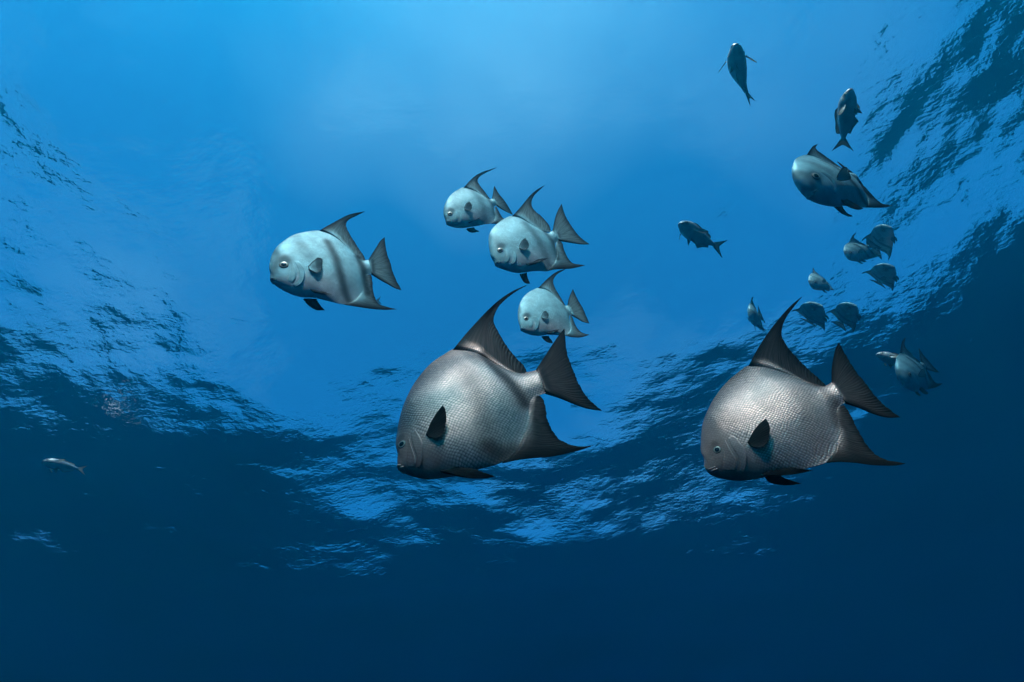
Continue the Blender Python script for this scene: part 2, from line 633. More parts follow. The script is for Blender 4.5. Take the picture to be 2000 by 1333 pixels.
    def dome(self, name, c, nrm, r, h, mats, parent, split=None, seg=20):
        nrm = nrm.normalized()
        a = nrm.cross(Vector((0, 0, 1))).normalized()
        b = nrm.cross(a)
        V, F, fm = [], [], []
        rg = 8
        for i in range(rg):
            q = i / (rg - 1)
            rr = r * math.sin((1 - q) * math.pi / 2) if i < rg - 1 else 0
            hh = h * math.cos((1 - q) * math.pi / 2)
            if i == 0: hh = -h * 0.6
            for j in range(seg):
                t = 2 * math.pi * j / seg
                V.append(c + a * (rr * math.cos(t)) + b * (rr * math.sin(t)) + nrm * hh)
        for i in range(rg - 1):
            for j in range(seg):
                F.append((i * seg + j, i * seg + (j + 1) % seg, (i + 1) * seg + (j + 1) % seg, (i + 1) * seg + j))
                fm.append(0 if (split and i < split) else (1 if split else 0))
        return mesh_obj(name, V, F, None, parent, mats=mats, fmat=fm)

    def patch(self, name, inner, outer, h, parent):
        nt_, ns_ = 26, 10
        I = spline(inner, nt_); O = spline(outer, nt_)
        for side in (1, -1):
            V, pig = [], []
            for i in range(nt_):
                ft = math.sin(math.pi * (0.06 + 0.88 * i / (nt_ - 1))) ** 0.5
                for j in range(ns_):
                    s = j / (ns_ - 1)
                    p, n = self.on(tuple(I[i] * (1 - s) + O[i] * s))
                    k = h * (0.25 + 0.75 * s ** 1.3) * ft - 0.0006 * self.L
                    if j == ns_ - 1: k = -0.006 * self.L
                    if j == 0: k = -0.002 * self.L
                    if i in (0, nt_ - 1): k = -0.004 * self.L
                    q = p + n * k
                    V.append((q.x, side * q.y, q.z))
            F = []
            for i in range(nt_ - 1):
                for j in range(ns_ - 1):
                    f = (i * ns_ + j, (i + 1) * ns_ + j, (i + 1) * ns_ + j + 1, i * ns_ + j + 1)
                    F.append(f if side > 0 else f[::-1])
            A = np.array(V)
            pg = np.zeros((len(V), 4)); pg[:, 3] = 1
            pg[:, 0] = self.pigment(A[:, 0], A[:, 2]) * 0.9
            pg[:, 2] = 0.25
            mesh_obj(name, V, F, self.mats['skin'], parent, A[:, [0, 2]] / self.L, pg)

    def tube(self, name, pts, rad, mat):
        P = spline(pts, 22)
        V, F = [], []
        seg = 8
        for i, p in enumerate(P):
            q = i / (len(P) - 1)
            tan = Vector(P[min(i + 1, len(P) - 1)] - P[max(i - 1, 0)]).normalized()
            a = tan.cross(Vector((0, 0, 1)))
            a = a.normalized() if a.length > 1e-4 else Vector((0, 1, 0))
            b = tan.cross(a)
            r = rad * (0.25 + 0.75 * math.sin(math.pi * q) ** 0.6)
            for j in range(seg):
                t = 2 * math.pi * j / seg
                V.append(Vector(p) + a * (r * math.cos(t)) + b * (r * math.sin(t)))
        for i in range(len(P) - 1):
            for j in range(seg):
                F.append((i * seg + j, i * seg + (j + 1) % seg, (i + 1) * seg + (j + 1) % seg, (i + 1) * seg + j))
        F.append(tuple(range(seg))[::-1]); F.append(tuple(range((len(P) - 1) * seg, len(P) * seg)))
        A = np.array([tuple(v) for v in V])
        pg = np.zeros((len(V), 4)); pg[:, 0] = 0.25; pg[:, 3] = 1; pg[:, 2] = 0.1
        mesh_obj(name, V, F, mat, self.root, A[:, [0, 2]] / self.L, pg, closed=True)

    def features(self):
        S, L, M = self.spec, self.L, self.mats
        if 'gill_outer' in S:
            self.patch('gill_cover', S['gill_inner'], S['gill_outer'], 0.010 * L, self.root)
        if 'cheek_outer' in S:
            self.patch('cheek', S['cheek_inner'], S['cheek_outer'], 0.005 * L, self.root)
        if 'eye' in S:
            c, r, rp = S['eye'][0], S['eye'][1] * L, S['eye'][2] * L
            p, n = self.on(c)
            for side in (1, -1):
                pp = Vector((p.x, side * p.y, p.z)); nn = Vector((n.x, side * n.y, n.z))
                e = self.dome('eye', pp, nn, r, r * 0.20, [M['dark'], M['iris']], self.root, split=2)
                self.dome('pupil', pp + nn * (r * 0.155), nn, rp, r * 0.09, [M['pupil']], e)
        if 'mouth' in S:
            pts = [self.on(q)[0] for q in S['mouth']]
            x, z = self.flat(S['mouth'][0])
            front = Vector((x - 0.010 * L, 0, z))
            full = [Vector((q.x, -q.y, q.z)) for q in pts[:0:-1]] + [front] + pts[1:]
            r = 0.010 * L
            up = [q + Vector((0, 0, r * 0.9)) for q in full]
            lo = [q - Vector((0.004 * L, 0, r * 0.9)) for q in full]
            self.tube('lip', [tuple(q) for q in up], r, M['skin'])
            self.tube('lip', [tuple(q) for q in lo], r, M['skin'])
            self.tube('mouth', [tuple(q) for q in full], r * 0.5, M['dark'])

    def fin(self, name, d, y0=0.0, y1=None, flare=0.0, mirror=False, h0=0.003, nt_=None, wav=0.006, core=0.0):
        """ruled fin between its root and its outer edge; y0/y1 move it off the middle plane"""
        L = self.L
        ns_ = 16
        nrays = d.get('rays', self.rays)
        nt_ = nt_ or max(40, nrays * 5)
        f = self.flat
        base = spline([f(p) for p in d['base']], nt_)
        outer = spline([f(p) for p in d['outer']], nt_)
        lead = spline([f(p) for p in d['lead']], ns_)
        rear = spline([f(p) for p in d['rear']], ns_) if 'rear' in d else np.linspace(base[-1], outer[-1], ns_)
        base[0] = lead[0] * 0.0 + base[0]
        rng = np.random.default_rng(abs(hash(name)) % 1000 if False else len(name) * 31 + int(1000 * L))
        jag = np.interp(np.linspace(0, 1, nt_), np.linspace(0, 1, nrays * 2), rng.uniform(0, 1, nrays * 2))
        s = np.linspace(0, 1, ns_)
        P = np.zeros((nt_, ns_, 2))
        for i in range(nt_):
            t = i / (nt_ - 1)
            for j in range(ns_):
                P[i, j] = ((1 - s[j]) * base[i] + s[j] * outer[i]
                           + (1 - t) * lead[j] + t * rear[j]
                           - ((1 - t) * ((1 - s[j]) * base[0] + s[j] * outer[0]) + t * ((1 - s[j]) * base[-1] + s[j] * outer[-1])))
        # ragged trailing edge
        ln = np.linalg.norm(P[:, -1] - P[:, 0], axis=1)
        edge_v = (P[:, -2] - P[:, -1])
        edge_v /= np.maximum(1e-9, np.linalg.norm(edge_v, axis=1))[:, None]
        P[:, -1] += edge_v * (np.minimum(0.006 * L, 0.1 * ln) * jag)[:, None]
        # dark rim
        rimO = [tuple(q) for q in outer[::3]] + [tuple(outer[-1])]
        rimL = [tuple(q) for q in lead]
        rimR = [tuple(q) for q in rear]
        do = seg_dist(P[..., 0], P[..., 1], rimO) / L
        dl = seg_dist(P[..., 0], P[..., 1], rimL) / L
        mo, ml = d.get('margin', self.margin)
        dark = np.maximum(np.exp(-(do / mo) ** 1.5), np.exp(-(dl / ml) ** 1.5))
        if 'rear' in d:
            dr = seg_dist(P[..., 0], P[..., 1], rimR) / L
            dark = np.maximum(dark, np.exp(-(dr / ml) ** 1.5))
        dark = np.clip(np.maximum(dark, core + 0 * dark), 0, 1)
        if name != 'pectoral_fin': dark = np.maximum(dark, 0.9 * self.pigment(P[..., 0], P[..., 1]))
        if d.get('dark'): dark = np.maximum(dark, d['dark'])
        rw = d.get('root', 0.0)
        root_ = (np.clip(1 - s[None, :] / max(rw, 1e-3), 0, 1) * np.ones((nt_, 1))) * (1 - 0.85 * dark) if rw else np.zeros((nt_, ns_))
        tt = np.linspace(0, 1, nt_)[:, None]; ss = s[None, :]
        dist = np.linalg.norm(P - P[:, :1] * 0 - base[len(base) // 2], axis=-1)
        mid = y0 + ((y1 if y1 is not None else y0) - y0) * ss + flare * dist + wav * L * ss * np.sin(tt * 5.0 + ss * 2.0 + len(name))
        wid = np.linalg.norm(P[-1] - P[0], axis=-1)[None, :]
        corr = 0.06 * wid / nrays * np.sin(2 * math.pi * nrays * tt) * np.minimum(1, ss * 4)
        half = h0 * L * (1 - ss) ** 1.6 + 0.0011 * L
        sg = -1 if mirror else 1
        V, uv, pg, rts, ruv = [], [], [], [], []
        for side in (1, -1):
            Y = sg * (mid + corr + side * half)
            for i in range(nt_):
                for j in range(ns_):
                    V.append((P[i, j, 0], Y[i, j], P[i, j, 1]))
                    ruv.append((i / (nt_ - 1), j / (ns_ - 1)))
                    uv.append((P[i, j, 0] / L, P[i, j, 1] / L))
                    rts.append(root_[i, j])
                    pg.append((dark[i, j], 0, self.scale_rear * min(1, 2 * root_[i, j]), 1))
        F = []
        N = nt_ * ns_
        for i in range(nt_ - 1):
            for j in range(ns_ - 1):
                a, b, c, e = i * ns_ + j, (i + 1) * ns_ + j, (i + 1) * ns_ + j + 1, i * ns_ + j + 1
                F.append((a, b, c, e)); F.append((e + N, c + N, b + N, a + N))
        rim = [i * ns_ for i in range(nt_)] + [(nt_ - 1) * ns_ + j for j in range(1, ns_)] \
            + [i * ns_ + ns_ - 1 for i in range(nt_ - 2, -1, -1)] + [j for j in range(ns_ - 2, 0, -1)]
        for a, b in zip(rim, rim[1:] + rim[:1]):
            F.append((b, a, a + N, b + N))
        mesh_obj(name, V, F, self.mats['fin'], self.root, uv, pg, closed=True, ray=ruv, root=rts)

    def fins(self):
        S, L = self.spec, self.L
        self.fin('dorsal_fin', dict(S['dorsal'], root=S['dorsal'].get('root', self.root_w)))
        self.fin('anal_fin', dict(S['anal'], root=S['anal'].get('root', .65)))
        self.fin('tail_fin', dict(S['tail'], root=self.root_w), h0=0.012, wav=0.004)
        if 'pectoral' in S:
            p, n = self.on(S['pectoral']['base'][0])
            fl = S['pectoral'].get('flare', 0.2)
            for mir in (False, True):
                self.fin('pectoral_fin', dict(S['pectoral'], margin=(.010, .007), root=S['pectoral'].get('root', .8)), y0=p.y + 0.008 * L, flare=fl, mirror=mir, h0=0.004, nt_=50, core=S['pectoral'].get('core', 0.1))
        for k, q in enumerate(S.get('pelvic', [])):
            if q.get('both'):
                for mir in (False, True):
                    self.fin('pelvic_fin', q, y0=0.03 * L, flare=q.get('flare', 0.2), mirror=mir, h0=0.008, nt_=40)
            elif q.get('near'):
                p, n = self.on(q['base'][0])
                self.fin('pelvic_fin', q, y0=max(0.02 * L, p.y), flare=0.08, h0=0.008, nt_=40)
            else:
                self.fin('pelvic_fin', q, y0=-0.02 * L, flare=-0.05, h0=0.008, nt_=40)


def zoom(sc, ox, oy):
    return lambda *p: (ox + p[0] * sc, oy + p[1] * sc)


def conv(spec, z, zh=None):
    """spec in enlarged-view coordinates -> photograph pixels"""
    def c(v, fn):
        if isinstance(v, tuple) and len(v) == 2 and all(isinstance(a, (int, float)) for a in v): return fn(*v)
        if isinstance(v, list): return [c(a, fn) for a in v]
        if isinstance(v, dict): return {k: (c(a, fn) if k in ('base', 'lead', 'outer', 'rear') else a) for k, a in v.items()}
        return v
    HEAD = ('gill_outer', 'gill_inner', 'cheek_outer', 'cheek_inner', 'mouth', 'pectoral')
    o = {}
    for k, v in spec.items():
        fn = zh if (zh and k in HEAD) else z
        if k == 'eye': o[k] = ((zh or z)(*v[0]), v[1], v[2])
        elif k == 'bars': o[k] = [([z(*a) for a in l], w, s) for l, w, s in v]
        else: o[k] = c(v, fn)
    return o


def traced_fish(name, spec, center, depth, yaw, tilt, mats, **kw):
    """a fish seen nearly side-on: its middle plane passes through the sight line of `center`
    at `depth` metres; yaw turns the head to the diver, tilt shows more of the belly"""
    r, u, b = ray_frame(center)
    C = CAM_LOC + ray(center) * depth
    ya, ti = math.radians(yaw), math.radians(tilt)
    n = (r * (math.sin(ya) * math.cos(ti)) + u * math.sin(ti) + b * (math.cos(ya) * math.cos(ti))).normalized()

    def hit(px):
        d = ray(px)
        return CAM_LOC + d * ((C - CAM_LOC).dot(n) / d.dot(n))
    s = hit(spec['top'][0]); t = (hit(spec['top'][-1]) + hit(spec['bottom'][-1])) * 0.5
    f = (s - t).normalized()
    up = f.cross(n).normalized()
    R = Matrix((f, n, up)).transposed()
    Ri = R.transposed()

    def flat(px):
        q = Ri @ (hit(px) - C)
        return np.array((q.x, q.z))

    co = Ri @ (CAM_LOC - C)

    def cast_pt(px):
        return co, (Ri @ ray(px)).normalized()
    F = Fish(name, spec, flat, cast_pt, mats, **kw)
    F.root.matrix_world = Matrix.Translation(C) @ R.to_4x4()
    F.R = R
    print(name, 'length %.2f' % F.L)
    return F


def local_fish(name, spec, mats, **kw):
    return Fish(name, spec, lambda p: np.array(p, dtype=float), lambda p: (Vector((p[0], 2.0, p[1])), Vector((0, -1, 0))), mats, **kw)


def pose(root, center, depth, fwd, up, size):
    r, u, b = ray_frame(center)
    w = lambda v: r * v[0] + u * v[1] + b * v[2]
    f = w(fwd).normalized()
    z = w(up); z = (z - f * z.dot(f)).normalized()
    y = z.cross(f)
    R = Matrix((f, y, z)).transposed()
    root.matrix_world = Matrix.Translation(CAM_LOC + ray(center) * depth) @ R.to_4x4() @ Matrix.Scale(size, 4)


def copy_tree(o, parent=None):
    c = o.copy()
    COL.objects.link(c)
    if parent is not None:
        c.parent = parent
        c.matrix_parent_inverse = o.matrix_parent_inverse.copy()
    for ch in [x for x in bpy.data.objects if x.parent == o]:
        copy_tree(ch, c)
    return c


def bend(root, amount):
    """sweep the rear of a fish sideways, every part with its own copy of the mesh"""
    def walk(o):
        for ch in [x for x in bpy.data.objects if x.parent == o]:
            me = ch.data = ch.data.copy()
            co = np.zeros(len(me.vertices) * 3)
            me.vertices.foreach_get('co', co)
            co = co.reshape(-1, 3)
            q = np.clip(0.25 - co[:, 0], 0, None)
            co[:, 1] += amount * q ** 2
            q2 = np.clip(co[:, 0] - 0.25, 0, None)
            co[:, 1] += amount * 0.5 * q2 ** 2
            me.vertices.foreach_set('co', co.ravel())
            me.update()
            walk(ch)
    walk(root)


# ------------------------------------------------------------------ the fish themselves
DARK = plain_material('dark_skin', (0.012, 0.013, 0.014), 0.5)
IRIS = plain_material('iris', (0.34, 0.30, 0.22), 0.35, 0.3)
PUPIL = plain_material('pupil', (0.004, 0.004, 0.005), 0.25)
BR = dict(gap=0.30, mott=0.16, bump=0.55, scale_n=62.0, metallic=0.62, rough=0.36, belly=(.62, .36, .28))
BRC = ((0.88, 0.49, 0.38), (0.035, 0.024, 0.02))  # warm strobe light put into the skin colour of the near pair
PL = dict(gap=0.5, bump=0.6, scale_n=74, metallic=0.22, rough=0.55, belly=(.80, .62, .58))  # pinkish belly tone includes painted light on the shaded underside
PLC = ((0.31, 0.56, 0.57), (0.03, 0.04, 0.042))  # same species, with the teal of light beyond strobe reach mixed in
CH = dict(gap=0.8, bump=0.2, scale_n=60)
CHC = ((0.46, 0.47, 0.43), (0.06, 0.07, 0.07))
WARM_LIT = dict(skin=skin_material('warm_lit_skin', *BRC, **BR),
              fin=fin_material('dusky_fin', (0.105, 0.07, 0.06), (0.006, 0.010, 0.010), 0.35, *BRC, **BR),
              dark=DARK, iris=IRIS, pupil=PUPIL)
PALE = dict(skin=skin_material('teal_lit_skin', *PLC, **PL),
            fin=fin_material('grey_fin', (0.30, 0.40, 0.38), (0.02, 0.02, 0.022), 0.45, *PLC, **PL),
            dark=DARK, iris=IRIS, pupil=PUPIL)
CHUB = dict(skin=skin_material('chub_skin', *CHC, **CH),
            fin=fin_material('amber_fin', (0.46, 0.42, 0.30), (0.06, 0.06, 0.055), 0.45, *CHC, **CH),
            dark=DARK, iris=IRIS, pupil=PUPIL)
SCHOOL = 'spadefish schooling under the surface'
CHUBS = 'chubs swimming among the spadefish'

zA, zAh = zoom(0.31507, 740, 540), zoom(0.12757, 760, 780)
A = conv(dict(
    top=[(120, 1190), (116, 1150), (117, 1105), (106, 1050), (110, 1000), (122, 920), (140, 845), (165, 775), (205, 690), (260, 610), (330, 535), (400, 488), (465, 452), (540, 457), (600, 470), (660, 500), (720, 537), (790, 572), (860, 597), (930, 594), (985, 580)],
    bottom=[(120, 1190), (150, 1213), (200, 1236), (300, 1258), (380, 1250), (500, 1232), (640, 1190), (770, 1150), (860, 1075), (920, 980), (935, 890), (940, 810), (965, 757), (1000, 735), (1035, 722)],
    dorsal=dict(base=[(455, 464), (540, 470), (600, 482), (720, 550), (850, 610), (915, 607)],
                lead=[(460, 458), (530, 370), (600, 290), (680, 205), (760, 135), (840, 85), (925, 50)],
                outer=[(925, 50), (860, 88), (800, 133), (750, 183), (722, 232), (712, 282), (740, 345), (800, 440), (860, 510), (900, 550), (917, 590)], margin=(.07, .08)),
    tail=dict(base=[(970, 592), (1000, 650), (1028, 715)], lead=[(975, 585), (1030, 500), (1080, 420), (1120, 360), (1150, 322)],
              outer=[(1150, 322), (1158, 380), (1165, 460), (1190, 540), (1230, 640), (1270, 720), (1320, 780), (1387, 837)],
              rear=[(1030, 720), (1120, 752), (1200, 788), (1290, 822), (1387, 837)], margin=(.10, .03)),
    anal=dict(base=[(765, 1148), (855, 1068), (900, 972), (912, 885), (922, 800), (970, 745)],
              lead=[(765, 1158), (850, 1140), (950, 1128), (1070, 1118), (1180, 1095), (1270, 1070), (1333, 1045)],
              outer=[(1333, 1045), (1260, 1050), (1180, 1036), (1120, 1005), (1075, 950), (1048, 890), (1035, 810), (1020, 765), (1000, 745)], margin=(.035, .17), root=.45),
    pelvic=[dict(base=[(385, 1228), (440, 1212), (500, 1203)], lead=[(385, 1230), (450, 1243), (550, 1268), (650, 1276), (728, 1269)],
                 outer=[(728, 1269), (650, 1243), (560, 1208), (505, 1202)], dark=.8, near=1)],
    pectoral=dict(base=[(600, 705), (640, 742)], lead=[(600, 705), (680, 560), (780, 440), (880, 352)],
                  outer=[(880, 352), (915, 430), (922, 500), (900, 640), (860, 740), (770, 790)], rear=[(640, 742), (700, 770), (770, 790)], core=.7, rays=14, flare=.30, root=0),
    gill_outer=[(395, 455), (455, 530), (515, 640), (530, 760), (525, 880), (505, 990), (450, 1075)],
    gill_inner=[(340, 490), (330, 600), (350, 700), (395, 820), (430, 930), (430, 1010), (415, 1060)],
    cheek_outer=[(300, 560), (325, 660), (370, 780), (415, 900), (420, 990), (390, 1060)],
    cheek_inner=[(275, 600), (282, 720), (270, 820), (255, 920), (260, 1000), (290, 1060)],
    dusk=.75, root_w=.16, eye=((195, 692), .024, .0145), mouth=[(138, 1055), (165, 1035), (200, 1020)],
    bars=[([(640, 495), (730, 605), (820, 695), (905, 800)], .045, .85), ([(1005, 590), (1045, 700)], .03, .8), ([(120, 930), (150, 1040), (120, 1120)], .05, .35),
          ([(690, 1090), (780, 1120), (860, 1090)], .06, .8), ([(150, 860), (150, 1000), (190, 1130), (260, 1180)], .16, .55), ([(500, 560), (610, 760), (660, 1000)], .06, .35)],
), zA, zAh)

zB, zBh = zoom(0.30007, 1340, 560), zoom(0.12755, 1360, 780)
B = conv(dict(
    top=[(138, 1195), (120, 1180), (118, 1140), (113, 1115), (98, 1080), (97, 1020), (99, 960), (110, 890), (135, 820), (175, 740), (240, 650), (320, 575), (410, 514), (500, 517), (600, 542), (700, 577), (780, 617), (860, 647), (910, 646), (955, 618)],
    bottom=[(138, 1195), (152, 1220), (200, 1242), (290, 1260), (380, 1263), (470, 1250), (560, 1228), (700, 1205), (800, 1180), (920, 1142), (985, 1075), (1010, 980), (1000, 885), (987, 805), (1010, 770), (1040, 755)],
    dorsal=dict(base=[(400, 527), (500, 533), (640, 570), (780, 632), (905, 655)], lead=[(406, 520), (450, 435), (500, 350), (560, 265), (620, 190), (690, 115), (757, 62)],
                outer=[(757, 62), (700, 135), (655, 200), (630, 260), (625, 320), (660, 390), (720, 460), (790, 530), (860, 590), (912, 640)], margin=(.06, .06)),
    tail=dict(base=[(950, 628), (985, 690), (1030, 752)], lead=[(947, 622), (948, 540), (960, 460), (975, 400), (995, 362)],
              outer=[(995, 362), (1040, 440), (1100, 540), (1180, 640), (1250, 730), (1320, 795), (1398, 853)],
              rear=[(1035, 755), (1130, 790), (1220, 830), (1310, 855), (1398, 853)], margin=(.07, .025)),
    anal=dict(base=[(915, 1136), (970, 1060), (985, 960), (972, 870), (985, 788)], lead=[(915, 1146), (1000, 1142), (1100, 1148), (1200, 1162), (1300, 1166), (1380, 1163), (1432, 1149)],
              outer=[(1432, 1149), (1370, 1137), (1290, 1118), (1220, 1075), (1160, 1000), (1110, 910), (1070, 830), (1030, 772)], margin=(.03, .12), root=.45),
    pelvic=[dict(base=[(490, 1242), (545, 1215), (610, 1200)], lead=[(490, 1245), (560, 1242), (650, 1240), (750, 1230), (835, 1217)],
                 outer=[(835, 1217), (760, 1207), (690, 1195), (615, 1196)], dark=.8, near=1),
            dict(base=[(490, 1200), (580, 1190)], lead=[(490, 1205), (540, 1262), (590, 1274), (660, 1278), (750, 1266)],
                 outer=[(750, 1266), (690, 1252), (640, 1235), (590, 1195)], dark=.8)],
    pectoral=dict(base=[(822, 778), (880, 832)], lead=[(822, 778), (900, 650), (1000, 550), (1120, 470)],
                  outer=[(1120, 470), (1160, 540), (1172, 640), (1150, 760), (1090, 840), (1010, 862)], rear=[(880, 832), (940, 855), (1010, 862)], core=.75, rays=14, flare=.25, root=0),
    gill_outer=[(540, 545), (620, 590), (690, 680), (755, 755), (782, 850), (788, 950), (765, 1060), (720, 1150)],
    gill_inner=[(470, 580), (510, 690), (570, 790), (630, 880), (655, 960), (660, 1050), (640, 1120)],
    cheek_outer=[(440, 600), (490, 700), (550, 800), (610, 890), (640, 970), (640, 1050), (610, 1120)],
    cheek_inner=[(410, 700), (420, 800), (410, 880), (390, 960), (380, 1040), (390, 1110)],
    dusk=.75, root_w=.16, eye=((320, 775), .026, .0165), mouth=[(168, 1102), (230, 1088), (310, 1050)],
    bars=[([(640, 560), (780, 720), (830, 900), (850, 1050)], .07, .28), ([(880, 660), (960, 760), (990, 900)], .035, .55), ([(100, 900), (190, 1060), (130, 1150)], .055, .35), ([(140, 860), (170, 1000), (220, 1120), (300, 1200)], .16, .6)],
), zB, zBh)

zC = zoom(0.17251, 500, 390)
Cspec = dict(
    top=[(163, 912), (159, 880), (163, 835), (150, 785), (155, 730), (170, 660), (195, 600), (245, 530), (320, 467), (400, 415), (480, 385), (600, 362), (725, 354), (830, 382), (930, 442), (1020, 522), (1100, 602), (1160, 662), (1215, 690), (1280, 685)],
    bottom=[(163, 912), (190, 945), (240, 985), (310, 1028), (380, 1062), (450, 1090), (540, 1108), (640, 1110), (740, 1130), (860, 1160), (1000, 1187), (1105, 1155), (1195, 1090), (1235, 1000), (1240, 915), (1250, 860), (1280, 842), (1312, 840)],
    dorsal=dict(base=[(715, 364), (830, 400), (930, 460), (1020, 540), (1110, 628), (1180, 690), (1236, 696)], lead=[(718, 356), (800, 305), (880, 260), (960, 215), (1040, 175), (1130, 150), (1237, 133)],
                outer=[(1237, 133), (1150, 180), (1080, 215), (1035, 250), (1020, 300), (1060, 390), (1110, 470), (1170, 560), (1220, 630), (1242, 684)], margin=(.04, .05)),
    tail=dict(base=[(1272, 692), (1292, 765), (1305, 835)], lead=[(1275, 688), (1320, 610), (1370, 530), (1410, 465), (1458, 425)],
              outer=[(1458, 425), (1470, 520), (1490, 620), (1520, 710), (1550, 820), (1590, 920), (1650, 1032)],
              rear=[(1308, 842), (1400, 905), (1500, 965), (1580, 1010), (1650, 1032)], margin=(.07, .025)),
    anal=dict(base=[(1000, 1182), (1105, 1145), (1180, 1070), (1212, 980), (1215, 890), (1248, 850)], lead=[(1000, 1190), (1100, 1207), (1200, 1225), (1330, 1242), (1460, 1250), (1600, 1241)],
              outer=[(1600, 1241), (1500, 1215), (1400, 1180), (1350, 1110), (1325, 1020), (1318, 930), (1305, 855)], margin=(.04, .08)),
    pelvic=[dict(base=[(540, 1106), (610, 1108), (690, 1115)], lead=[(540, 1110), (580, 1160), (630, 1200), (690, 1228), (785, 1229)],
                 outer=[(785, 1229), (740, 1190), (715, 1150), (695, 1117)], dark=.35),
            dict(base=[(605, 1045), (640, 1072)], lead=[(605, 1045), (680, 1045), (760, 1072), (850, 1112)],
                 outer=[(850, 1112), (780, 1103), (700, 1090), (640, 1072)], dark=.4, near=1)],
    pectoral=dict(base=[(583, 828), (600, 868)], lead=[(583, 828), (630, 785), (690, 748)], outer=[(690, 748), (738, 762), (746, 830), (732, 882), (690, 908)], rear=[(600, 868), (645, 895), (690, 908)], core=.0, rays=12, flare=.15),
    gill_outer=[(480, 690), (520, 740), (553, 800), (560, 850), (545, 915), (500, 970), (440, 1000)],
    gill_inner=[(420, 690), (450, 740), (480, 800), (488, 850), (478, 910), (440, 950), (400, 965)],
    cheek_outer=[(405, 690), (440, 760), (465, 830), (455, 900), (410, 950)],
    cheek_inner=[(392, 730), (395, 790), (380, 850), (360, 890), (350, 930)],
    eye=((315, 740), .043, .024), mouth=[(163, 916), (190, 902), (228, 896)],
    bars=[([(800, 500), (900, 720), (960, 930), (1000, 1060), (1060, 1170)], .048, .85), ([(1150, 660), (1210, 800), (1240, 950), (1275, 1060)], .045, .9), ([(1315, 690), (1330, 840)], .022, .8),
          ([(200, 600), (250, 680), (240, 760), (200, 860)], .035, .5), ([(430, 420), (520, 560), (590, 700)], .06, .34), ([(640, 480), (700, 560), (780, 600)], .05, .25)],
)
C = conv(Cspec, zC)

zD = zoom(0.10504, 855, 320)
D = conv(dict(
    top=[(165, 1112), (147, 1065), (135, 1020), (113, 960), (108, 880), (120, 800), (155, 710), (210, 620), (280, 550), (370, 490), (490, 444), (600, 468), (700, 508), (800, 563), (880, 622), (960, 665), (1035, 642)],
    bottom=[(165, 1112), (190, 1140), (260, 1168), (340, 1188), (430, 1196), (530, 1188), (640, 1170), (760, 1152), (860, 1130), (1000, 1110), (1060, 1055), (1080, 980), (1062, 900), (1042, 825), (1060, 788), (1105, 778)],
    dorsal=dict(base=[(480, 456), (600, 484), (700, 524), (800, 580), (880, 638), (960, 674)], lead=[(484, 448), (550, 370), (620, 295), (700, 225), (780, 175), (880, 135), (1000, 100), (1108, 68)],
                outer=[(1108, 68), (1020, 110), (930, 155), (850, 195), (790, 235), (745, 300), (760, 370), (810, 440), (870, 510), (930, 590), (970, 645)], margin=(.05, .05)),
    tail=dict(base=[(1015, 655), (1060, 710), (1095, 772)], lead=[(1012, 648), (1025, 560), (1035, 480), (1055, 410)], outer=[(1055, 410), (1100, 490), (1160, 580), (1230, 670), (1300, 780), (1360, 880), (1400, 958)],
              rear=[(1095, 780), (1180, 840), (1280, 900), (1400, 958)], margin=(.08, .01)),
    anal=dict(base=[(1000, 1105), (1055, 1050), (1078, 970), (1062, 890), (1060, 815)], lead=[(1000, 1114), (1090, 1120), (1180, 1110), (1290, 1090), (1400, 1060)],
              outer=[(1400, 1060), (1300, 1045), (1220, 1010), (1170, 950), (1130, 880), (1090, 805)], margin=(.04, .07)),
    pelvic=[dict(base=[(540, 1186), (610, 1180), (680, 1168)], lead=[(540, 1190), (580, 1235), (640, 1255), (710, 1250), (785, 1231)], outer=[(785, 1231), (730, 1215), (690, 1175)], dark=.2),
            dict(base=[(545, 1122), (575, 1142)], lead=[(545, 1122), (640, 1090), (770, 1050), (830, 1018)], outer=[(830, 1018), (760, 1065), (680, 1095), (575, 1142)], dark=.5, near=1)],
    pectoral=dict(base=[(470, 905), (480, 938)], lead=[(470, 905), (500, 850), (560, 820)], outer=[(560, 820), (610, 880), (605, 940), (570, 968)], rear=[(480, 938), (525, 958), (570, 968)], core=.35, rays=12),
    gill_outer=[(390, 870), (430, 900), (455, 950), (455, 1020), (440, 1080), (400, 1130)], gill_inner=[(350, 880), (385, 930), (400, 990), (395, 1050), (370, 1090)],
    cheek_outer=[(330, 880), (365, 940), (375, 1000), (360, 1060)], cheek_inner=[(300, 920), (310, 970), (300, 1020), (280, 1050)],
    eye=((228, 930), .038, .02), mouth=[(165, 1110), (200, 1080), (250, 1062)],
    bars=[([(620, 480), (760, 700), (840, 900), (900, 1090)], .06, .4), ([(920, 640), (1010, 800), (1050, 950)], .035, .5), ([(130, 880), (200, 980), (150, 1060)], .06, .3), ([(420, 520), (330, 700), (300, 850)], .1, .2)],
), zD)

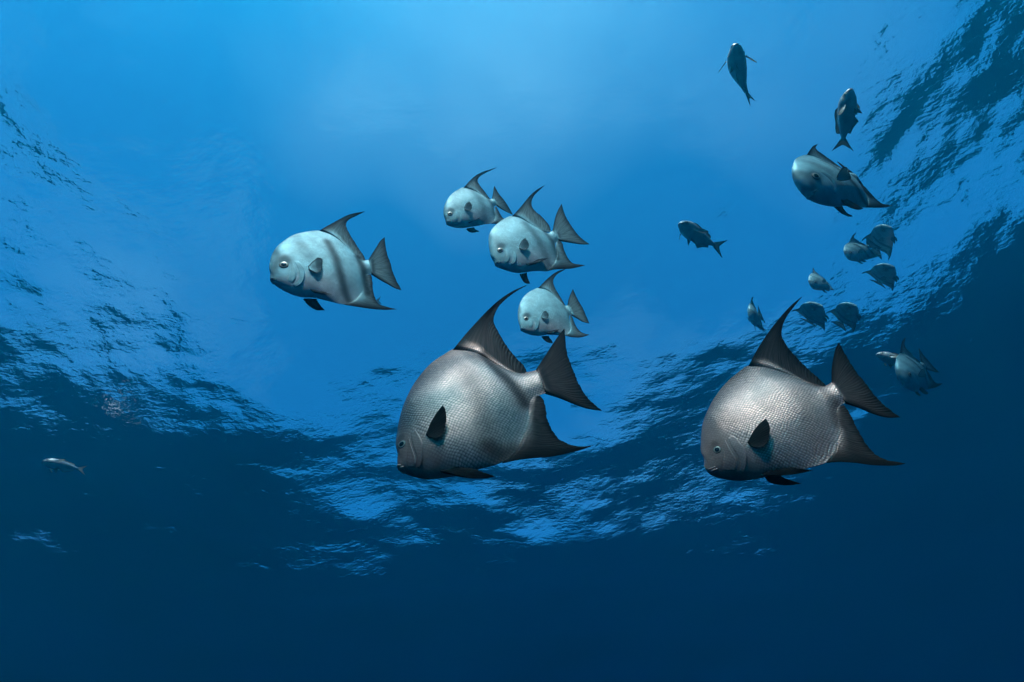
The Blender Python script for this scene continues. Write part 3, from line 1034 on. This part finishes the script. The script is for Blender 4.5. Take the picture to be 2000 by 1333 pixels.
zE = zoom(0.15007, 940, 355)
E = conv(dict(
    top=[(180, 1087), (166, 1042), (150, 1010), (125, 970), (110, 900), (98, 800), (98, 720), (120, 650), (170, 585), (240, 525), (310, 480), (405, 447), (500, 467), (600, 522), (700, 582), (800, 642), (870, 672), (932, 638)],
    bottom=[(180, 1087), (210, 1110), (270, 1133), (350, 1162), (430, 1182), (510, 1190), (600, 1175), (700, 1164), (780, 1163), (850, 1168), (930, 1098), (980, 1020), (988, 930), (962, 850), (972, 792), (1008, 766)],
    dorsal=dict(base=[(395, 463), (500, 484), (600, 540), (700, 600), (800, 658), (900, 655)], lead=[(400, 454), (470, 380), (530, 310), (590, 235), (650, 165), (730, 100), (828, 45)],
                outer=[(828, 45), (760, 110), (710, 160), (675, 210), (655, 270), (660, 330), (700, 385), (770, 440), (830, 500), (880, 560), (905, 620)], margin=(.035, .04)),
    tail=dict(base=[(925, 645), (965, 700), (1000, 760)], lead=[(928, 640), (945, 550), (965, 460), (1000, 370), (1048, 285)], outer=[(1048, 285), (1070, 370), (1110, 470), (1170, 570), (1240, 670), (1310, 745), (1410, 819)],
              rear=[(1005, 765), (1110, 785), (1210, 805), (1310, 820), (1410, 819)], margin=(.05, .02)),
    anal=dict(base=[(855, 1158), (930, 1090), (978, 1010), (987, 930), (968, 850), (980, 785)], lead=[(852, 1168), (940, 1147), (1050, 1140), (1160, 1135), (1260, 1115), (1355, 1087)],
              outer=[(1355, 1087), (1280, 1075), (1200, 1060), (1150, 1020), (1105, 950), (1075, 880), (1055, 810), (1020, 770)], margin=(.035, .09)),
    pelvic=[dict(base=[(505, 1186), (560, 1182), (600, 1170)], lead=[(505, 1192), (530, 1240), (560, 1285), (600, 1305), (645, 1303)], outer=[(645, 1303), (620, 1260), (605, 1215), (600, 1176)], dark=.35),
            dict(base=[(565, 1103), (592, 1126)], lead=[(565, 1103), (660, 1070), (760, 1045), (860, 1041)], outer=[(860, 1041), (780, 1080), (700, 1105), (592, 1126)], dark=.45, near=1)],
    pectoral=dict(base=[(475, 912), (482, 940)], lead=[(475, 912), (505, 860), (550, 830)], outer=[(550, 830), (595, 880), (600, 930), (560, 970)], rear=[(482, 940), (520, 960), (560, 970)], core=.2, rays=12),
    gill_outer=[(400, 860), (440, 900), (460, 950), (460, 1010), (440, 1060), (400, 1090)], gill_inner=[(350, 860), (390, 900), (410, 960), (410, 1010), (390, 1050), (370, 1070)],
    cheek_outer=[(330, 870), (365, 920), (380, 980), (360, 1040), (320, 1060)], cheek_inner=[(308, 910), (315, 960), (305, 1000), (290, 1030), (280, 1045)],
    eye=((247, 893), .036, .02), mouth=[(182, 1085), (210, 1057), (245, 1033)],
    bars=[([(560, 560), (700, 760), (800, 940), (860, 1080)], .05, .5), ([(820, 660), (920, 800), (975, 920), (990, 1010)], .035, .7), ([(1005, 680), (1020, 740)], .02, .6),
          ([(130, 720), (200, 820), (230, 960)], .05, .35), ([(860, 1130), (900, 1110)], .06, .6)],
), zE)

zF = zoom(0.11252, 1000, 520)
Fs = conv(dict(
    top=[(150, 1112), (141, 1065), (130, 1020), (110, 950), (102, 870), (105, 780), (120, 700), (150, 620), (200, 540), (270, 470), (350, 422), (460, 380), (560, 392), (650, 432), (730, 502), (800, 572), (860, 632), (920, 688), (985, 678)],
    bottom=[(150, 1112), (180, 1135), (250, 1168), (340, 1197), (430, 1210), (520, 1207), (600, 1192), (700, 1195), (800, 1200), (920, 1206), (1000, 1145), (1020, 1050), (1002, 950), (990, 890), (1005, 858), (1038, 850)],
    dorsal=dict(base=[(450, 394), (560, 410), (650, 450), (730, 520), (800, 590), (912, 700)], lead=[(455, 386), (530, 305), (600, 235), (670, 175), (740, 120), (820, 78), (940, 45)],
                outer=[(940, 45), (880, 85), (800, 135), (745, 190), (715, 260), (730, 340), (770, 420), (820, 500), (870, 580), (925, 675)], margin=(.05, .05)),
    tail=dict(base=[(970, 695), (1005, 760), (1030, 842)], lead=[(965, 688), (980, 590), (1010, 500), (1060, 395)], outer=[(1060, 395), (1100, 490), (1150, 590), (1210, 690), (1260, 800), (1310, 920), (1345, 1000)],
              rear=[(1036, 852), (1130, 910), (1230, 970), (1345, 1000)], margin=(.06, .02)),
    anal=dict(base=[(925, 1196), (1000, 1135), (1022, 1050), (1008, 950), (1008, 870)], lead=[(920, 1205), (1010, 1230), (1120, 1242), (1230, 1232), (1350, 1189)],
              outer=[(1350, 1189), (1280, 1175), (1200, 1140), (1140, 1080), (1095, 1010), (1065, 930), (1032, 858)], margin=(.035, .06)),
    pelvic=[dict(base=[(520, 1203), (590, 1200), (650, 1200)], lead=[(520, 1210), (570, 1270), (640, 1310), (720, 1318)], outer=[(720, 1318), (690, 1270), (660, 1230), (650, 1203)], dark=.15),
            dict(base=[(582, 1164), (604, 1186)], lead=[(582, 1164), (660, 1150), (740, 1130), (820, 1127)], outer=[(820, 1127), (750, 1170), (680, 1190), (604, 1186)], dark=.1, near=1)],
    pectoral=dict(base=[(495, 928), (502, 960)], lead=[(495, 928), (520, 880), (560, 860)], outer=[(560, 860), (610, 900), (605, 960), (570, 990)], rear=[(502, 960), (535, 980), (570, 990)], core=.1, rays=12),
    gill_outer=[(400, 860), (450, 890), (480, 940), (480, 1010), (450, 1080), (410, 1140)], gill_inner=[(350, 870), (380, 920), (400, 980), (395, 1050), (370, 1110)],
    cheek_outer=[(330, 880), (355, 940), (365, 1010), (350, 1070)], cheek_inner=[(300, 930), (308, 980), (298, 1030), (280, 1065)],
    eye=((245, 912), .038, .021), mouth=[(152, 1110), (180, 1087), (215, 1074)],
    bars=[([(880, 690), (960, 800), (1010, 950)], .03, .4), ([(120, 720), (130, 830)], .03, .35), ([(620, 480), (760, 750), (830, 1000)], .05, .12)],
), zF)

TAIL_SWING = 25
HI = dict(nu=150, nv=56, rays=30)
MID = dict(thick=.076, nu=110, nv=44, rays=24)
big = []


def school(name, spec, c, d, yaw, tilt, mats, label, **kw):
    f = traced_fish(name, spec, c, d, yaw, tilt, mats, **kw)
    tag(f.root, label, 'fish', SCHOOL)
    return f


school('spadefish', A, (940, 760), 1.05, -6, 46, WARM_LIT, 'large warm-lit grey spadefish in the middle with a long swept dorsal fin and shining scales', thick=.09, **HI)
school('spadefish', B, (1530, 770), 1.05, -6, 36, WARM_LIT, 'large dark warm-lit spadefish on the right, two black pelvic fins under its belly', thick=.09, **HI)
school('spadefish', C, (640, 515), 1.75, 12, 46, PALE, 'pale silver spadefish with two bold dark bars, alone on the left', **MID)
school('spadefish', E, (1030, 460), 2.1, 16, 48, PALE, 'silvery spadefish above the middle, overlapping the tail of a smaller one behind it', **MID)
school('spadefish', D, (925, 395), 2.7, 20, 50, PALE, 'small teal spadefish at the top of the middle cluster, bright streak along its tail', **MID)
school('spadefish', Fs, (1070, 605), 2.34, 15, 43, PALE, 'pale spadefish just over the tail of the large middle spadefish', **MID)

# the rest of the school, turned towards the diver: one model, copied
k = np.array(zC(163, 912)); te = 0.5 * (np.array(zC(1280, 685)) + np.array(zC(1312, 840)))
Lc = np.linalg.norm(k - te); fx = (k - te) / Lc; cen = 0.5 * (k + te)
fz = np.array((-fx[1], fx[0])); fz = fz if fz[1] < 0 else -fz


def to_local(px, py):
    q = np.array(zC(px, py)) - cen
    return (float(q @ fx / Lc), float(q @ fz / Lc))


G = conv(Cspec, to_local)
G['pectoral']['flare'] = 0.5
for q in G['pelvic']: q['near'] = 0
pv = G['pelvic'][0]
lift = lambda q: (q[0], q[1] + 0.07)
G['pelvic'] = [dict(pv, base=[lift(q) for q in pv['base']], lead=[lift(pv['lead'][0])] + pv['lead'][1:], outer=pv['outer'][:-1] + [lift(pv['outer'][-1])], both=1, flare=0.12)]
near = dict(G)
near['dorsal'] = dict(G['dorsal'])
ld = spline(G['dorsal']['lead'], 12); k0 = ld[0]
cut = [tuple(k0 + (p - k0) * np.array((0.80, 0.62))) for p in ld]
near['dorsal']['lead'] = cut
of = [np.array(p) for p in G['dorsal']['outer']]
near['dorsal']['outer'] = [cut[-1]] + [tuple(k0 + (p - k0) * np.array((0.80 + .2 * i / len(of), 0.62 + .38 * i / len(of)))) for i, p in enumerate(of) if i > 0]
G3 = local_fish('spadefish', near, PALE, thick=.10, nu=90, nv=36, rays=22)
tag(G3.root, 'spadefish turned three-quarters to the viewer at upper right, face and belly visible', 'fish', SCHOOL)
pose(G3.root, (1628, 364), 2.1, (-.34, -.18, .92), (-.36, .67, -.65), .44)
for ch in G3.root.children:                       # its tail is swept to one side
    if ch.name.startswith('tail_fin'):
        ch.matrix_local = Matrix.Translation((-.5, 0, 0)) @ Matrix.Rotation(math.radians(TAIL_SWING), 4, 'Z') @ Matrix.Translation((.5, 0, 0))
proto = local_fish('spadefish', G, PALE, thick=.10, nu=70, nv=28, rays=18)
turned = [
    # centre, depth, forward, back, length, label
    ((1783, 735), 5.0, (-.18, -.34, .92), (-.36, .92, .1), .61, 'dim spadefish facing the viewer over dark water at far right, tail fin upright'),
    ((1729, 540), 6.4, (.36, .56, .74), (-.82, .52, .1), .43, 'distant spadefish on its side against a bright patch, spread tail pointing left'),
    ((1728, 465), 6.4, (.22, .66, .70), (-.72, .66, .1), .41, 'distant dusky spadefish just below the tail of the three-quarter one'),
    ((1591, 616), 6.2, (.30, .50, .80), (-.82, .55, .1), .46, 'left one of two distant head-on spadefish side by side above the right-hand large spadefish'),
    ((1658, 614), 6.6, (.36, .54, .76), (-.82, .55, .1), .42, 'right one of two distant head-on spadefish side by side, against the dark water'),
    ((1605, 553), 6.2, (-.40, -.35, .85), (-.62, .74, .0), .40, 'small distant spadefish slanting forehead up to the left, just above the head-on pair'),
    ((1674, 496), 6.0, (-.36, -.34, .87), (-.62, .76, .0), .40, 'small distant spadefish with a pale forehead below the three-quarter one, slanting down right'),
    ((1474, 622), 6.0, (-.10, -.10, .98), (-.28, .95, .0), .46, 'small narrow spadefish seen head-on, left of the tall dorsal fin of the right-hand large one'),
]
BENDS = (.12, .25, -.12, .2, -.05, -.3, .22, .12, -.2)
todo = []
for i, (c, d, f, u, s, lab) in enumerate(turned):
    r = proto.root if i == 0 else copy_tree(proto.root)
    pose(r, c, d, f, u, s)
    tag(r, lab, 'fish', SCHOOL)
    todo.append((r, BENDS[i]))

# ------------------------------------------------------------------ chubs
chub_spec = dict(
    top=[(.50, -.01), (.485, .03), (.46, .06), (.41, .10), (.32, .145), (.2, .175), (.05, .185), (-.1, .17), (-.25, .13), (-.38, .08), (-.46, .05), (-.5, .045)],
    bottom=[(.50, -.01), (.485, -.04), (.42, -.09), (.32, -.14), (.2, -.175), (.05, -.19), (-.1, -.175), (-.25, -.13), (-.38, -.08), (-.46, -.05), (-.5, -.045)],
    dorsal=dict(base=[(.15, .165), (0, .165), (-.2, .13), (-.36, .075)], lead=[(.15, .17), (.12, .21), (.08, .235)], outer=[(.08, .235), (0, .235), (-.15, .2), (-.28, .185), (-.38, .15), (-.39, .08)]),
    anal=dict(base=[(-.05, -.17), (-.2, -.135), (-.36, -.075)], lead=[(-.05, -.175), (-.1, -.23), (-.16, -.27)], outer=[(-.16, -.27), (-.22, -.22), (-.3, -.17), (-.39, -.13), (-.38, -.08)]),
    tail=dict(base=[(-.48, .042), (-.48, -.042)], lead=[(-.48, .045), (-.6, .12), (-.76, .23)], outer=[(-.76, .23), (-.67, .09), (-.63, 0), (-.67, -.09), (-.76, -.23)], rear=[(-.48, -.045), (-.6, -.12), (-.76, -.23)]),
    pectoral=dict(base=[(.22, -.02), (.205, -.07)], lead=[(.22, -.02), (.12, .0), (.04, -.03)], outer=[(.04, -.03), (.03, -.07), (.08, -.10)], rear=[(.205, -.07), (.15, -.09), (.08, -.10)], flare=1.15, core=0, rays=10),
    pelvic=[dict(base=[(.12, -.16), (.03, -.17)], lead=[(.12, -.17), (.07, -.23), (-.01, -.27)], outer=[(-.01, -.27), (0, -.22), (.02, -.175)], both=1, flare=.55)],
    gill_outer=[(.30, .09), (.265, .04), (.255, -.02), (.265, -.08), (.31, -.12)], gill_inner=[(.345, .08), (.325, .03), (.32, -.02), (.325, -.06), (.345, -.10)],
    eye=((.405, .035), .03, .017), mouth=[(.497, -.012), (.475, -.02), (.45, -.03)], bars=[])
chub = local_fish('chub', chub_spec, CHUB, thick=.18, nu=60, nv=24, scaly=False, rays=14, margin=(.03, .03))
chubs = [
    ((1440, 136), 3.4, (-.30, .93, .12), (.25, .15, -1.), .33, 'dark chub seen from below near the top edge, both pale pectoral fins spread'),
    ((1652, 224), 3.5, (-.10, .97, .10), (-.90, .0, -.42), .34, 'dark chub swimming straight up above the three-quarter spadefish, forked tail down'),
    ((1357, 458), 4.4, (-.64, .48, .60), (.42, .62, -.66), .42, 'grey chub swimming up to the left with amber fins spread, alone between the clusters'),
    ((118, 909), 9.5, (-.92, .25, .20), (.22, .75, -.60), .58, 'lone pale chub in the dark water at far left'),
    ((1748, 704), 5.5, (-.85, .38, .25), (.38, .74, -.50), .38, 'dim chub whose head shows behind the far right spadefish'),
    ((716, 592), 9.0, (-.96, -.15, .10), (-.15, .96, .0), .36, 'faint distant chub almost hidden behind the anal fin of the barred spadefish'),
]
for i, (c, d, f, u, s, lab) in enumerate(chubs):
    r = chub.root if i == 0 else copy_tree(chub.root)
    pose(r, c, d, f, u, s)
    tag(r, lab, 'fish', CHUBS)
    todo.append((r, (.24, .10, .22, .04, .1, .1)[i]))

for r, a in todo:
    bend(r, a)
